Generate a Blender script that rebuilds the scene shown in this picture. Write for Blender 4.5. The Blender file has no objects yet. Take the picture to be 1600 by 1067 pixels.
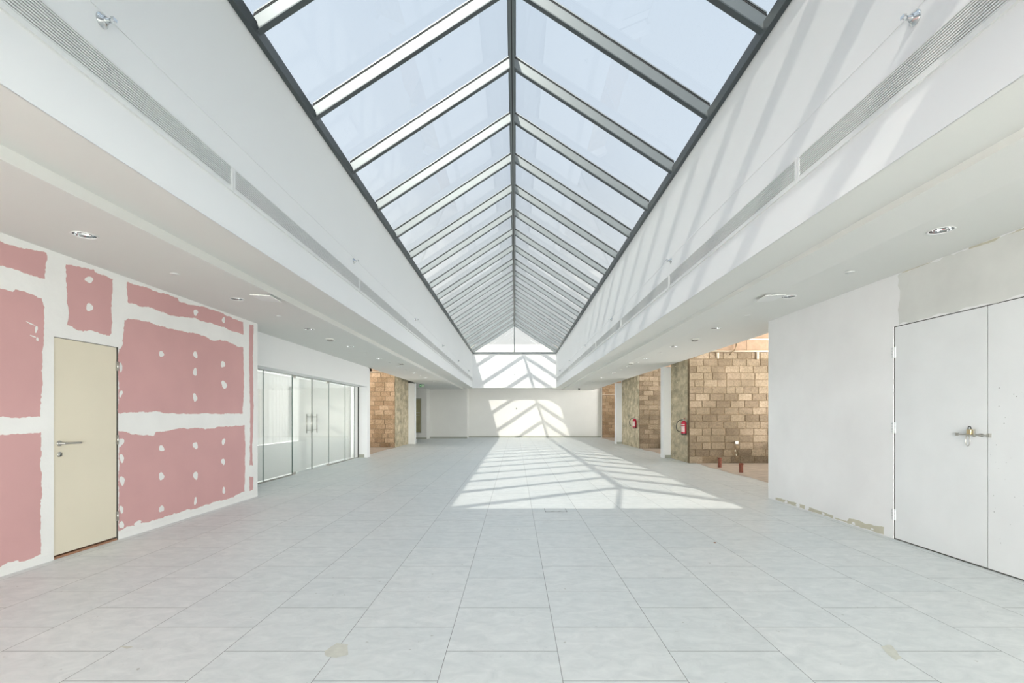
import bpy, bmesh, math, random
from mathutils import Vector, Matrix, noise
random.seed(7)
D = bpy.data
scene = bpy.context.scene
COL = scene.collection

# ------------------------------------------------------------------ camera
H = 1.365                      # eye height
F = 771.0                      # focal length in pixels of a 1600 px wide frame
cam = D.objects.new('camera', D.cameras.new('camera'))
COL.objects.link(cam)
cam.location = (0, 0, H)
cam.rotation_euler = (math.radians(90), 0, 0)
cam.data.sensor_fit = 'HORIZONTAL'
cam.data.sensor_width = 36.0
cam.data.lens = 36.0 * F / 1600.0
cam.data.shift_x = -5.0 / 1600.0
cam.data.shift_y = (649.0 - 533.5) / 1600.0
cam.data.clip_start = 0.02
cam.data.clip_end = 500
scene.camera = cam

# ------------------------------------------------------------------ colour management
scene.view_settings.view_transform = 'Standard'
scene.view_settings.look = 'None'
scene.view_settings.gamma = 1.0
scene.view_settings.use_curve_mapping = False
scene.view_settings.exposure = 0.15

# ------------------------------------------------------------------ sky and sun
SUN_TRAVEL = Vector((0.300, 1.30, -1.0)).normalized()
SKY_STRENGTH = 1.0
GLOW = 0.2
HAZE = 29.0
world = D.worlds.new('hazy_sky')
scene.world = world
world.use_nodes = True
nt = world.node_tree
nt.nodes.clear()
wo = nt.nodes.new('ShaderNodeOutputWorld')
bg = nt.nodes.new('ShaderNodeBackground')
tc = nt.nodes.new('ShaderNodeTexCoord')
sep = nt.nodes.new('ShaderNodeSeparateXYZ')
nt.links.new(tc.outputs['Generated'], sep.inputs[0])
ramp = nt.nodes.new('ShaderNodeValToRGB')          # height above the horizon
ramp.color_ramp.elements[0].position = 0.0
ramp.color_ramp.elements[0].color = (0.56, 0.53, 0.47, 1)
ramp.color_ramp.elements[1].position = 0.9
ramp.color_ramp.elements[1].color = (0.57, 0.68, 0.80, 1)
e = ramp.color_ramp.elements.new(0.12); e.color = (0.79, 0.79, 0.75, 1)
e = ramp.color_ramp.elements.new(0.45); e.color = (0.67, 0.75, 0.84, 1)
nt.links.new(sep.outputs['Z'], ramp.inputs['Fac'])
dot = nt.nodes.new('ShaderNodeVectorMath'); dot.operation = 'DOT_PRODUCT'
dot.inputs[1].default_value = (-SUN_TRAVEL)
nt.links.new(tc.outputs['Generated'], dot.inputs[0])
mr = nt.nodes.new('ShaderNodeMapRange'); mr.interpolation_type = 'SMOOTHSTEP'
mr.inputs['From Min'].default_value = 0.3
mr.inputs['From Max'].default_value = 0.95
mr.inputs['To Min'].default_value = 0.0
mr.inputs['To Max'].default_value = GLOW          # bright haze round the sun
nt.links.new(dot.outputs['Value'], mr.inputs['Value'])
# low bright haze over the horizon on the sun's side of the sky (enters through the added glazed front)
hy_ = nt.nodes.new('ShaderNodeMapRange'); hy_.interpolation_type = 'SMOOTHSTEP'
hy_.inputs['From Min'].default_value = 0.6; hy_.inputs['From Max'].default_value = -0.9
hy_.inputs['To Min'].default_value = 0.0; hy_.inputs['To Max'].default_value = HAZE
nt.links.new(sep.outputs['Y'], hy_.inputs['Value'])
hz_ = nt.nodes.new('ShaderNodeMapRange'); hz_.interpolation_type = 'SMOOTHSTEP'
hz_.inputs['From Min'].default_value = 0.06; hz_.inputs['From Max'].default_value = 0.24
hz_.inputs['To Min'].default_value = 1.0; hz_.inputs['To Max'].default_value = 0.0
nt.links.new(sep.outputs['Z'], hz_.inputs['Value'])
hm = nt.nodes.new('ShaderNodeMath'); hm.operation = 'MULTIPLY'
nt.links.new(hy_.outputs['Result'], hm.inputs[0]); nt.links.new(hz_.outputs['Result'], hm.inputs[1])
ha = nt.nodes.new('ShaderNodeMath'); ha.operation = 'ADD'
hg_ = nt.nodes.new('ShaderNodeMapRange')            # the ground outside is dimmer than the haze above it
hg_.inputs['From Min'].default_value = -0.04; hg_.inputs['From Max'].default_value = 0.01
hg_.inputs['To Min'].default_value = 0.50; hg_.inputs['To Max'].default_value = 1.0
nt.links.new(sep.outputs['Z'], hg_.inputs['Value'])
hn = nt.nodes.new('ShaderNodeMath'); hn.operation = 'MULTIPLY'
nt.links.new(hm.outputs[0], hn.inputs[0]); nt.links.new(hg_.outputs['Result'], hn.inputs[1])
nt.links.new(hn.outputs[0], ha.inputs[0]); nt.links.new(mr.outputs['Result'], ha.inputs[1])
sc = nt.nodes.new('ShaderNodeVectorMath'); sc.operation = 'SCALE'
sc.inputs[0].default_value = (1.0, 0.98, 0.95)
nt.links.new(ha.outputs[0], sc.inputs['Scale'])
add = nt.nodes.new('ShaderNodeVectorMath'); add.operation = 'ADD'
nt.links.new(ramp.outputs['Color'], add.inputs[0])
nt.links.new(sc.outputs[0], add.inputs[1])
nt.links.new(add.outputs[0], bg.inputs['Color'])
bg.inputs['Strength'].default_value = SKY_STRENGTH
nt.links.new(bg.outputs[0], wo.inputs[0])

sl = D.lights.new('sun', 'SUN')
sl.energy = 2.8
sl.angle = math.radians(0.6)
sl.color = (1.0, 0.94, 0.84)
so = D.objects.new('sun', sl)
COL.objects.link(so)
so.rotation_euler = (-SUN_TRAVEL).to_track_quat('Z', 'Y').to_euler()
so.location = (-10, -30, 30)

# ------------------------------------------------------------------ materials
def new_mat(name):
    m = D.materials.new(name); m.use_nodes = True
    n = m.node_tree
    return m, n, n.nodes['Principled BSDF']

def plain(name, col, rough=0.6, metal=0.0, spec=0.5, var=0.0, vscale=2.0, bump=0.0, bscale=40.0, coat=0.0):
    m, n, b = new_mat(name)
    b.inputs['Roughness'].default_value = rough
    b.inputs['Metallic'].default_value = metal
    b.inputs['Specular IOR Level'].default_value = spec
    b.inputs['Coat Weight'].default_value = coat
    b.inputs['Base Color'].default_value = (*col, 1)
    if var > 0 or bump > 0:
        t = n.nodes.new('ShaderNodeTexCoord')
        if var > 0:
            nz = n.nodes.new('ShaderNodeTexNoise'); nz.inputs['Scale'].default_value = vscale
            nz.inputs['Detail'].default_value = 6
            n.links.new(t.outputs['Object'], nz.inputs['Vector'])
            r = n.nodes.new('ShaderNodeValToRGB')
            r.color_ramp.elements[0].position = 0.32
            r.color_ramp.elements[1].position = 0.68
            r.color_ramp.elements[0].color = (*[c * (1 - var) for c in col], 1)
            r.color_ramp.elements[1].color = (*[min(1, c * (1 + var * .5)) for c in col], 1)
            n.links.new(nz.outputs['Fac'], r.inputs['Fac'])
            n.links.new(r.outputs['Color'], b.inputs['Base Color'])
        if bump > 0:
            nb = n.nodes.new('ShaderNodeTexNoise'); nb.inputs['Scale'].default_value = bscale
            nb.inputs['Detail'].default_value = 5
            n.links.new(t.outputs['Object'], nb.inputs['Vector'])
            bp = n.nodes.new('ShaderNodeBump'); bp.inputs['Strength'].default_value = bump
            bp.inputs['Distance'].default_value = 0.02
            n.links.new(nb.outputs['Fac'], bp.inputs['Height'])
            n.links.new(bp.outputs['Normal'], b.inputs['Normal'])
    return m

def glass(name, tint, rough=0.0):
    m = D.materials.new(name); m.use_nodes = True
    n = m.node_tree; n.nodes.clear()
    o = n.nodes.new('ShaderNodeOutputMaterial')
    tr = n.nodes.new('ShaderNodeBsdfTransparent'); tr.inputs['Color'].default_value = (*tint, 1)
    gl = n.nodes.new('ShaderNodeBsdfGlossy'); gl.inputs['Roughness'].default_value = rough
    fr = n.nodes.new('ShaderNodeFresnel')
    ge = n.nodes.new('ShaderNodeNewGeometry')         # same reflectance from both faces of the pane
    io = n.nodes.new('ShaderNodeMapRange')
    io.inputs['To Min'].default_value = 1.45; io.inputs['To Max'].default_value = 1 / 1.45
    n.links.new(ge.outputs['Backfacing'], io.inputs['Value']); n.links.new(io.outputs['Result'], fr.inputs['IOR'])
    mx = n.nodes.new('ShaderNodeMixShader')
    n.links.new(fr.outputs[0], mx.inputs[0])
    n.links.new(tr.outputs[0], mx.inputs[1]); n.links.new(gl.outputs[0], mx.inputs[2])
    n.links.new(mx.outputs[0], o.inputs[0])
    return m

def tile_mat():
    m, n, b = new_mat('grey_stone_tile')
    t = n.nodes.new('ShaderNodeTexCoord')
    sp = n.nodes.new('ShaderNodeSeparateXYZ'); n.links.new(t.outputs['Object'], sp.inputs[0])
    cb = n.nodes.new('ShaderNodeCombineXYZ')
    def off(sock, v):
        a = n.nodes.new('ShaderNodeMath'); a.operation = 'ADD'; a.inputs[1].default_value = v
        n.links.new(sock, a.inputs[0]); return a.outputs[0]
    S = 0.643
    n.links.new(off(sp.outputs['Y'], 20 * S - 3.18), cb.inputs['X'])
    n.links.new(off(sp.outputs['X'], 20 * S + 0.398), cb.inputs['Y'])
    br = n.nodes.new('ShaderNodeTexBrick')
    br.offset = 0.5; br.offset_frequency = 2; br.squash = 1.0
    br.inputs['Scale'].default_value = 1.0
    br.inputs['Brick Width'].default_value = S
    br.inputs['Row Height'].default_value = S
    br.inputs['Mortar Size'].default_value = 0.0018
    br.inputs['Mortar Smooth'].default_value = 0.2
    br.inputs['Bias'].default_value = 0.0
    br.inputs['Color1'].default_value = (0.77, 0.80, 0.80, 1)
    br.inputs['Color2'].default_value = (0.81, 0.83, 0.825, 1)
    br.inputs['Mortar'].default_value = (0.16, 0.165, 0.16, 1)
    n.links.new(cb.outputs[0], br.inputs['Vector'])
    # cloudy stone veining
    mp = n.nodes.new('ShaderNodeMapping'); mp.inputs['Scale'].default_value = (1.0, 1.6, 1)
    n.links.new(t.outputs['Object'], mp.inputs['Vector'])
    nz = n.nodes.new('ShaderNodeTexNoise'); nz.inputs['Scale'].default_value = 6.5
    nz.inputs['Detail'].default_value = 9; nz.inputs['Roughness'].default_value = 0.68
    nz.inputs['Distortion'].default_value = 0.8
    n.links.new(mp.outputs[0], nz.inputs['Vector'])
    r = n.nodes.new('ShaderNodeValToRGB')
    r.color_ramp.elements[0].position = 0.30; r.color_ramp.elements[0].color = (0.86, 0.875, 0.87, 1)
    r.color_ramp.elements[1].position = 0.66; r.color_ramp.elements[1].color = (1.03, 1.03, 1.02, 1)
    n.links.new(nz.outputs['Fac'], r.inputs['Fac'])
    mx = n.nodes.new('ShaderNodeMix'); mx.data_type = 'RGBA'; mx.blend_type = 'MULTIPLY'
    mx.inputs['Factor'].default_value = 1.0
    n.links.new(br.outputs['Color'], mx.inputs['A']); n.links.new(r.outputs['Color'], mx.inputs['B'])
    # sparse dark specks of dirt
    ns = n.nodes.new('ShaderNodeTexNoise'); ns.inputs['Scale'].default_value = 22
    ns.inputs['Detail'].default_value = 3
    n.links.new(t.outputs['Object'], ns.inputs['Vector'])
    rs = n.nodes.new('ShaderNodeValToRGB')
    rs.color_ramp.elements[0].position = 0.70; rs.color_ramp.elements[0].color = (1, 1, 1, 1)
    rs.color_ramp.elements[1].position = 0.80; rs.color_ramp.elements[1].color = (0.55, 0.53, 0.48, 1)
    n.links.new(ns.outputs['Fac'], rs.inputs['Fac'])
    m2 = n.nodes.new('ShaderNodeMix'); m2.data_type = 'RGBA'; m2.blend_type = 'MULTIPLY'
    m2.inputs['Factor'].default_value = 1.0
    n.links.new(mx.outputs['Result'], m2.inputs['A']); n.links.new(rs.outputs['Color'], m2.inputs['B'])
    n.links.new(m2.outputs['Result'], b.inputs['Base Color'])
    b.inputs['Roughness'].default_value = 0.42
    b.inputs['Specular IOR Level'].default_value = 0.35
    return m

def block_mat(name, c1, c2):
    m, n, b = new_mat(name)
    g = n.nodes.new('ShaderNodeNewGeometry')
    r = n.nodes.new('ShaderNodeValToRGB')
    r.color_ramp.elements[0].color = (*c1, 1); r.color_ramp.elements[1].color = (*c2, 1)
    n.links.new(g.outputs['Random Per Island'], r.inputs['Fac'])
    t = n.nodes.new('ShaderNodeTexCoord')
    nz = n.nodes.new('ShaderNodeTexNoise'); nz.inputs['Scale'].default_value = 26
    nz.inputs['Detail'].default_value = 6; nz.inputs['Roughness'].default_value = 0.7
    n.links.new(t.outputs['Object'], nz.inputs['Vector'])
    r2 = n.nodes.new('ShaderNodeValToRGB')
    r2.color_ramp.elements[0].position = 0.35; r2.color_ramp.elements[0].color = (0.62, 0.58, 0.52, 1)
    r2.color_ramp.elements[1].position = 0.62; r2.color_ramp.elements[1].color = (1.1, 1.08, 1.05, 1)
    n.links.new(nz.outputs['Fac'], r2.inputs['Fac'])
    mx = n.nodes.new('ShaderNodeMix'); mx.data_type = 'RGBA'; mx.blend_type = 'MULTIPLY'
    mx.inputs['Factor'].default_value = 1.0
    n.links.new(r.outputs['Color'], mx.inputs['A']); n.links.new(r2.outputs['Color'], mx.inputs['B'])
    # large damp patches
    n3 = n.nodes.new('ShaderNodeTexNoise'); n3.inputs['Scale'].default_value = 1.6; n3.inputs['Detail'].default_value = 4
    n.links.new(t.outputs['Object'], n3.inputs['Vector'])
    r3 = n.nodes.new('ShaderNodeValToRGB')
    r3.color_ramp.elements[0].position = 0.4; r3.color_ramp.elements[0].color = (0.76, 0.76, 0.72, 1)
    r3.color_ramp.elements[1].position = 0.6; r3.color_ramp.elements[1].color = (1, 1, 1, 1)
    n.links.new(n3.outputs['Fac'], r3.inputs['Fac'])
    m3 = n.nodes.new('ShaderNodeMix'); m3.data_type = 'RGBA'; m3.blend_type = 'MULTIPLY'
    m3.inputs['Factor'].default_value = 1.0
    n.links.new(mx.outputs['Result'], m3.inputs['A']); n.links.new(r3.outputs['Color'], m3.inputs['B'])
    n.links.new(m3.outputs['Result'], b.inputs['Base Color'])
    bp = n.nodes.new('ShaderNodeBump'); bp.inputs['Strength'].default_value = 0.6; bp.inputs['Distance'].default_value = 0.015
    n.links.new(nz.outputs['Fac'], bp.inputs['Height']); n.links.new(bp.outputs['Normal'], b.inputs['Normal'])
    b.inputs['Roughness'].default_value = 0.95
    return m

def concrete_mat():
    m, n, b = new_mat('stained_bare_concrete')
    t = n.nodes.new('ShaderNodeTexCoord')
    mp = n.nodes.new('ShaderNodeMapping'); mp.inputs['Scale'].default_value = (2.0, 0.7, 1.2)
    n.links.new(t.outputs['Object'], mp.inputs['Vector'])
    nz = n.nodes.new('ShaderNodeTexNoise'); nz.inputs['Scale'].default_value = 3.4
    nz.inputs['Detail'].default_value = 8; nz.inputs['Roughness'].default_value = 0.65
    n.links.new(mp.outputs[0], nz.inputs['Vector'])
    r = n.nodes.new('ShaderNodeValToRGB')
    r.color_ramp.elements[0].position = 0.34; r.color_ramp.elements[0].color = (0.31, 0.27, 0.19, 1)
    r.color_ramp.elements[1].position = 0.66; r.color_ramp.elements[1].color = (0.72, 0.63, 0.46, 1)
    e = r.color_ramp.elements.new(0.5); e.color = (0.50, 0.43, 0.29, 1)
    n.links.new(nz.outputs['Fac'], r.inputs['Fac'])
    ns = n.nodes.new('ShaderNodeTexNoise'); ns.inputs['Scale'].default_value = 14; ns.inputs['Detail'].default_value = 4
    n.links.new(t.outputs['Object'], ns.inputs['Vector'])
    rs = n.nodes.new('ShaderNodeValToRGB')
    rs.color_ramp.elements[0].position = 0.64; rs.color_ramp.elements[0].color = (0, 0, 0, 1)
    rs.color_ramp.elements[1].position = 0.70; rs.color_ramp.elements[1].color = (1, 1, 1, 1)
    n.links.new(ns.outputs['Fac'], rs.inputs['Fac'])
    mx = n.nodes.new('ShaderNodeMix'); mx.data_type = 'RGBA'
    n.links.new(rs.outputs['Color'], mx.inputs['Factor'])
    n.links.new(r.outputs['Color'], mx.inputs['A']); mx.inputs['B'].default_value = (0.86, 0.79, 0.62, 1)
    n.links.new(mx.outputs['Result'], b.inputs['Base Color'])
    bp = n.nodes.new('ShaderNodeBump'); bp.inputs['Strength'].default_value = 0.7; bp.inputs['Distance'].default_value = 0.02
    n.links.new(nz.outputs['Fac'], bp.inputs['Height']); n.links.new(bp.outputs['Normal'], b.inputs['Normal'])
    b.inputs['Roughness'].default_value = 0.9
    return m

M = {}
M['white'] = plain('white_paint', (0.84, 0.85, 0.845), 0.7, spec=0.25, var=0.012, vscale=0.6)
M['ceil'] = plain('white_ceiling_paint', (0.76, 0.765, 0.73), 0.8, spec=0.2, var=0.012, vscale=0.5)
M['plaster'] = plain('patchy_white_plaster', (0.84, 0.845, 0.84), 0.8, spec=0.2, var=0.06, vscale=1.1)
M['skim'] = plain('grey_skim_coat', (0.69, 0.70, 0.67), 0.85, spec=0.2, var=0.08, vscale=2.2)
M['raw'] = plain('bare_beige_plaster', (0.57, 0.55, 0.44), 0.9, spec=0.1, var=0.08, vscale=6)
M['pink'] = plain('pink_gypsum_board', (0.63, 0.375, 0.365), 0.85, spec=0.2, var=0.05, vscale=1.5)
M['joint'] = plain('joint_compound', (0.84, 0.84, 0.815), 0.85, spec=0.2, var=0.03, vscale=3, bump=0.15, bscale=18)
M['backwall'] = plain('warm_grey_paint', (0.74, 0.735, 0.70), 0.75, spec=0.25, var=0.015)
M['skirt'] = plain('grey_green_skirting', (0.36, 0.37, 0.31), 0.5)
M['tile'] = tile_mat()
M['rubble'] = plain('sandy_screed', (0.62, 0.52, 0.43), 0.95, spec=0.1, var=0.18, vscale=4, bump=0.6, bscale=12)
M['block'] = block_mat('concrete_block', (0.22, 0.168, 0.115), (0.40, 0.325, 0.24))
M['block_red'] = block_mat('reddish_block', (0.31, 0.205, 0.12), (0.48, 0.35, 0.235))
M['mortar'] = plain('rough_mortar', (0.24, 0.18, 0.115), 1.0, spec=0.05, var=0.35, vscale=9, bump=0.8, bscale=30)
M['beam'] = plain('sandy_lintel', (0.34, 0.24, 0.165), 0.95, spec=0.1, var=0.16, vscale=6, bump=0.4, bscale=30)
M['concrete'] = concrete_mat()
M['alu'] = plain('grey_coated_aluminium', (0.185, 0.205, 0.21), 0.38, metal=0.7, spec=0.5)
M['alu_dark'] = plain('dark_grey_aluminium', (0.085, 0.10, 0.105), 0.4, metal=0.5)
M['gasket'] = plain('black_rubber', (0.02, 0.022, 0.022), 0.6)
M['dark'] = plain('dark_void', (0.012, 0.012, 0.012), 0.9)
M['glass'] = glass('clear_roof_glass', (0.98, 0.99, 0.995))
M['sglass'] = glass('clear_shop_glass', (0.985, 0.995, 0.99))
M['glassedge'] = plain('green_glass_edge', (0.06, 0.11, 0.09), 0.15)
M['curtain'] = plain('white_sheet', (0.90, 0.91, 0.89), 0.8, spec=0.2)
def sheet_mat():
    m, n, b = new_mat('thin_white_sheet')
    b.inputs['Base Color'].default_value = (0.90, 0.91, 0.89, 1); b.inputs['Roughness'].default_value = 0.8
    tl = n.nodes.new('ShaderNodeBsdfTranslucent'); tl.inputs['Color'].default_value = (0.92, 0.93, 0.90, 1)
    mx = n.nodes.new('ShaderNodeMixShader'); mx.inputs[0].default_value = 0.22
    n.links.new(b.outputs[0], mx.inputs[1]); n.links.new(tl.outputs[0], mx.inputs[2])
    n.links.new(mx.outputs[0], n.nodes['Material Output'].inputs['Surface'])
    return m
M['curtain'] = sheet_mat()
M['chrome'] = plain('polished_chrome', (0.66, 0.68, 0.69), 0.06, metal=1.0)
M['steel'] = plain('brushed_steel', (0.55, 0.54, 0.50), 0.28, metal=1.0)
M['grille'] = plain('white_grille_paint', (0.78, 0.79, 0.77), 0.45)
M['slot'] = plain('dark_grille_slot', (0.02, 0.022, 0.02), 0.9)
M['cream'] = plain('cream_door_paint', (0.75, 0.69, 0.55), 0.5, var=0.03, vscale=1.5)
M['rust'] = plain('rusty_timber', (0.36, 0.19, 0.11), 0.9, var=0.3, vscale=14)
M['doorwhite'] = plain('white_door_paint', (0.78, 0.80, 0.80), 0.55, spec=0.3, var=0.03, vscale=2.5)
M['grime_and_shade'] = plain('black_grime_and_shade', (0.07, 0.07, 0.06), 0.9)  # scuffs, and also the shade painted into the door gaps
M['plastic'] = plain('white_plastic', (0.80, 0.80, 0.76), 0.4)
M['greyplastic'] = plain('grey_plastic', (0.33, 0.33, 0.30), 0.5)
M['black'] = plain('black_plastic', (0.015, 0.015, 0.015), 0.35)
M['red'] = plain('extinguisher_red', (0.50, 0.02, 0.05), 0.25, coat=0.4)
M['label'] = plain('extinguisher_label', (0.72, 0.55, 0.54), 0.5, var=0.35, vscale=50)
M['pipe'] = plain('rusty_pipe', (0.27, 0.09, 0.055), 0.8, var=0.3, vscale=30)
M['conduit'] = plain('pale_conduit', (0.70, 0.60, 0.47), 0.6)
M['brass'] = plain('aged_brass', (0.62, 0.50, 0.30), 0.35, metal=0.9)
M['green'] = plain('exit_green', (0.10, 0.36, 0.17), 0.4)
M['exitpale'] = plain('exit_pale_green', (0.72, 0.88, 0.68), 0.4)
M['olive'] = plain('olive_panel', (0.36, 0.33, 0.19), 0.4, var=0.2, vscale=3)
M['tape'] = plain('tape_residue', (0.70, 0.70, 0.62), 0.8, var=0.1, vscale=20)
M['parapet'] = plain('cream_parapet', (0.80, 0.78, 0.68), 0.9)
M['roof'] = plain('pale_roof_membrane', (0.60, 0.58, 0.54), 0.9)

# ------------------------------------------------------------------ mesh helpers
class MB:
    """collects geometry with material slots, builds one mesh object"""
    def __init__(self):
        self.v = []; self.f = []; self.m = []; self.mats = []; self.sm = []
    def mi(self, mat):
        if mat not in self.mats: self.mats.append(mat)
        return self.mats.index(mat)
    def poly(self, pts, mat, smooth=False):
        i = len(self.v); self.v += [tuple(p) for p in pts]
        self.f.append(tuple(range(i, i + len(pts)))); self.m.append(self.mi(mat)); self.sm.append(smooth)
    def add(self, verts, faces, mat, smooth=False):
        i = len(self.v); self.v += [tuple(p) for p in verts]; k = self.mi(mat)
        for f in faces:
            self.f.append(tuple(i + a for a in f)); self.m.append(k); self.sm.append(smooth)
    def box(self, x0, x1, y0, y1, z0, z1, mat):
        if x0 > x1: x0, x1 = x1, x0
        if y0 > y1: y0, y1 = y1, y0
        if z0 > z1: z0, z1 = z1, z0
        v = [(x0,y0,z0),(x1,y0,z0),(x1,y1,z0),(x0,y1,z0),(x0,y0,z1),(x1,y0,z1),(x1,y1,z1),(x0,y1,z1)]
        self.hexa(v, mat)
    def hexa(self, v, mat):
        self.add(v, [(0,3,2,1),(4,5,6,7),(0,1,5,4),(1,2,6,5),(2,3,7,6),(3,0,4,7)], mat)
    def lathe(self, prof, o, axis, mat, seg=28, smooth=True, close=False):
        """prof: list of (radius, height along axis)"""
        a = Vector(axis).normalized(); q = a.to_track_quat('Z', 'Y'); o = Vector(o)
        vs = []
        for r, h in prof:
            for k in range(seg):
                t = 2 * math.pi * k / seg
                vs.append(o + q @ Vector((r * math.cos(t), r * math.sin(t), h)))
        fs = []
        for j in range(len(prof) - 1):
            for k in range(seg):
                k2 = (k + 1) % seg
                fs.append((j*seg+k, j*seg+k2, (j+1)*seg+k2, (j+1)*seg+k))
        if close:
            fs.append(tuple(range(seg))[::-1]); fs.append(tuple((len(prof)-1)*seg + k for k in range(seg)))
        self.add(vs, fs, mat, smooth)
    def tube(self, pts, r, mat, seg=10, caps=True):
        pts = [Vector(p) for p in pts]; n = len(pts); rings = []
        up = None
        for i, p in enumerate(pts):
            d = (pts[min(i+1, n-1)] - pts[max(i-1, 0)]).normalized()
            if up is None:
                up = Vector((0,0,1)) if abs(d.z) < .9 else Vector((1,0,0))
            s = d.cross(up).normalized(); up = s.cross(d).normalized()
            rings.append([p + r * (math.cos(2*math.pi*k/seg) * s + math.sin(2*math.pi*k/seg) * up) for k in range(seg)])
        vs = [v for rg in rings for v in rg]
        fs = [(i*seg+k, i*seg+(k+1)%seg, (i+1)*seg+(k+1)%seg, (i+1)*seg+k) for i in range(n-1) for k in range(seg)]
        if caps: fs += [tuple(range(seg))[::-1], tuple((n-1)*seg + k for k in range(seg))]
        self.add(vs, fs, mat, True)
    def build(self, name, parent=None, bevel=0.0):
        me = D.meshes.new(name)
        me.from_pydata(self.v, [], self.f)
        for mt in self.mats: me.materials.append(mt)
        for p, k, s in zip(me.polygons, self.m, self.sm):
            p.material_index = k; p.use_smooth = s
        bm = bmesh.new(); bm.from_mesh(me)
        big = [f for f in bm.faces if len(f.verts) > 6]
        if big: bmesh.ops.triangulate(bm, faces=big)
        bmesh.ops.recalc_face_normals(bm, faces=bm.faces)
        bm.to_mesh(me); bm.free(); me.update()
        o = D.objects.new(name, me); COL.objects.link(o)
        if parent: o.parent = parent
        if bevel > 0:
            b = o.modifiers.new('bevel', 'BEVEL'); b.width = bevel; b.segments = 2; b.limit_method = 'ANGLE'
        return o

def tag(o, label=None, cat=None, group=None, kind=None):
    if label: o['label'] = label
    if cat: o['category'] = cat
    if group: o['group'] = group
    if kind: o['kind'] = kind
    return o

def empty(name, loc=(0,0,0), label=None, cat=None, group=None, kind=None):
    o = D.objects.new(name, None); COL.objects.link(o); o.location = loc; o.empty_display_size = .1
    return tag(o, label, cat, group, kind)

def copy_tree(o, parent=None):
    c = o.copy(); COL.objects.link(c)
    if parent: c.parent = parent
    for ch in [x for x in D.objects if x.parent == o]:
        copy_tree(ch, c)
    return c

def ragged(pts, amp=0.006, step=0.03, seed=0, sharp=True):
    """closed outline with trowelled, uneven edges"""
    out = []; n = len(pts); rnd = random.Random(seed)
    for i in range(n):
        a = Vector(pts[i]); b = Vector(pts[(i+1) % n]); L = (b - a).length
        k = max(1, int(L / step)); d = (b - a) / max(L, 1e-6); nn = Vector((-d.y, d.x))
        for j in range(k):
            t = (j + (rnd.random() - .5) * .5 * (j > 0)) / k
            p = a + (b - a) * t
            w = noise.noise(Vector((p.x * 9, p.y * 9, seed * 3.1))) * amp * 1.6 + (rnd.random() - .5) * amp
            if j == 0 or L < step * 2: w *= .4
            out.append(tuple(p + nn * w))
    return out

def blob(cy, cz, a, b, seed, n=16):
    rnd = random.Random(seed); ph = rnd.random() * 6.28; tilt = (rnd.random() - .5) * .9
    pts = []
    for k in range(n):
        t = 2 * math.pi * k / n
        r = 1 + .16 * math.sin(2*t+ph) + .10 * math.sin(3*t+ph*2) + (rnd.random()-.5) * .16
        x, z = a * r * math.cos(t), b * r * math.sin(t)
        pts.append((cy + x*math.cos(tilt) - z*math.sin(tilt)*.6, cz + x*math.sin(tilt)*.6 + z*math.cos(tilt)))
    return pts

# ------------------------------------------------------------------ key dimensions
XL, XR = -2.557, 2.46          # faces of the skylight shaft
ZI, ZO = H + 1.645, H + 1.55   # inner and outer ceiling heights
ZE = H + 3.69                  # top of the shaft walls
YN, YF = 0.46, 29.6            # near and far ends of the shaft
YB = 30.5                      # back wall
WL, WR = -4.36, 4.185          # side wall faces
RT = 4.62                      # underside of the roof slab
REAR = -6.0

def S(mb, name, kind='structure', parent=None, bevel=0, label=None):
    o = mb.build(name, parent, bevel)
    if not parent: o['kind'] = kind
    if label: o['label'] = label
    return o

# ------------------------------------------------------------------ floor
b = MB(); b.box(-9.2, 9.2, REAR - .3, 31.2, -0.25, 0, M['tile']); S(b, 'floor')

# sandy screed in the bare bays (each bay a slab of its own, ragged where the tiles start)
def screed(name, side, x_in, x_out, y0, y1, seed, label):
    rnd = random.Random(seed); pts = []
    n = int((y1 - y0) / .12)
    for i in range(n + 1):
        y = y0 + (y1 - y0) * i / n
        w = noise.noise(Vector((y * .9, seed, 0))) * .12 + noise.noise(Vector((y * 4, seed, 3))) * .04
        pts.append((side * (x_in + w), y))
    pts += [(side * x_out, y1), (side * x_out, y0)]
    m = MB(); m.poly([(x, y, .004) for x, y in pts], M['rubble'])
    return tag(m.build(name), label, 'floor screed', kind='structure')
screed('trim_1', 1, 5.12, 8.98, 8.16, 14.09, 3, 'sandy bare screed floor of the nearest right bay')
screed('trim_2', 1, 5.15, 8.98, 16.12, 20.37, 5, 'sandy bare screed floor of the middle right bay')
screed('trim_3', 1, 5.22, 8.98, 23.97, 30.15, 8, 'sandy bare screed floor of the farthest right bay')
screed('trim_4', -1, 5.10, 8.98, 16.32, 20.97, 9, 'sandy bare screed floor of the left bay')

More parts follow.
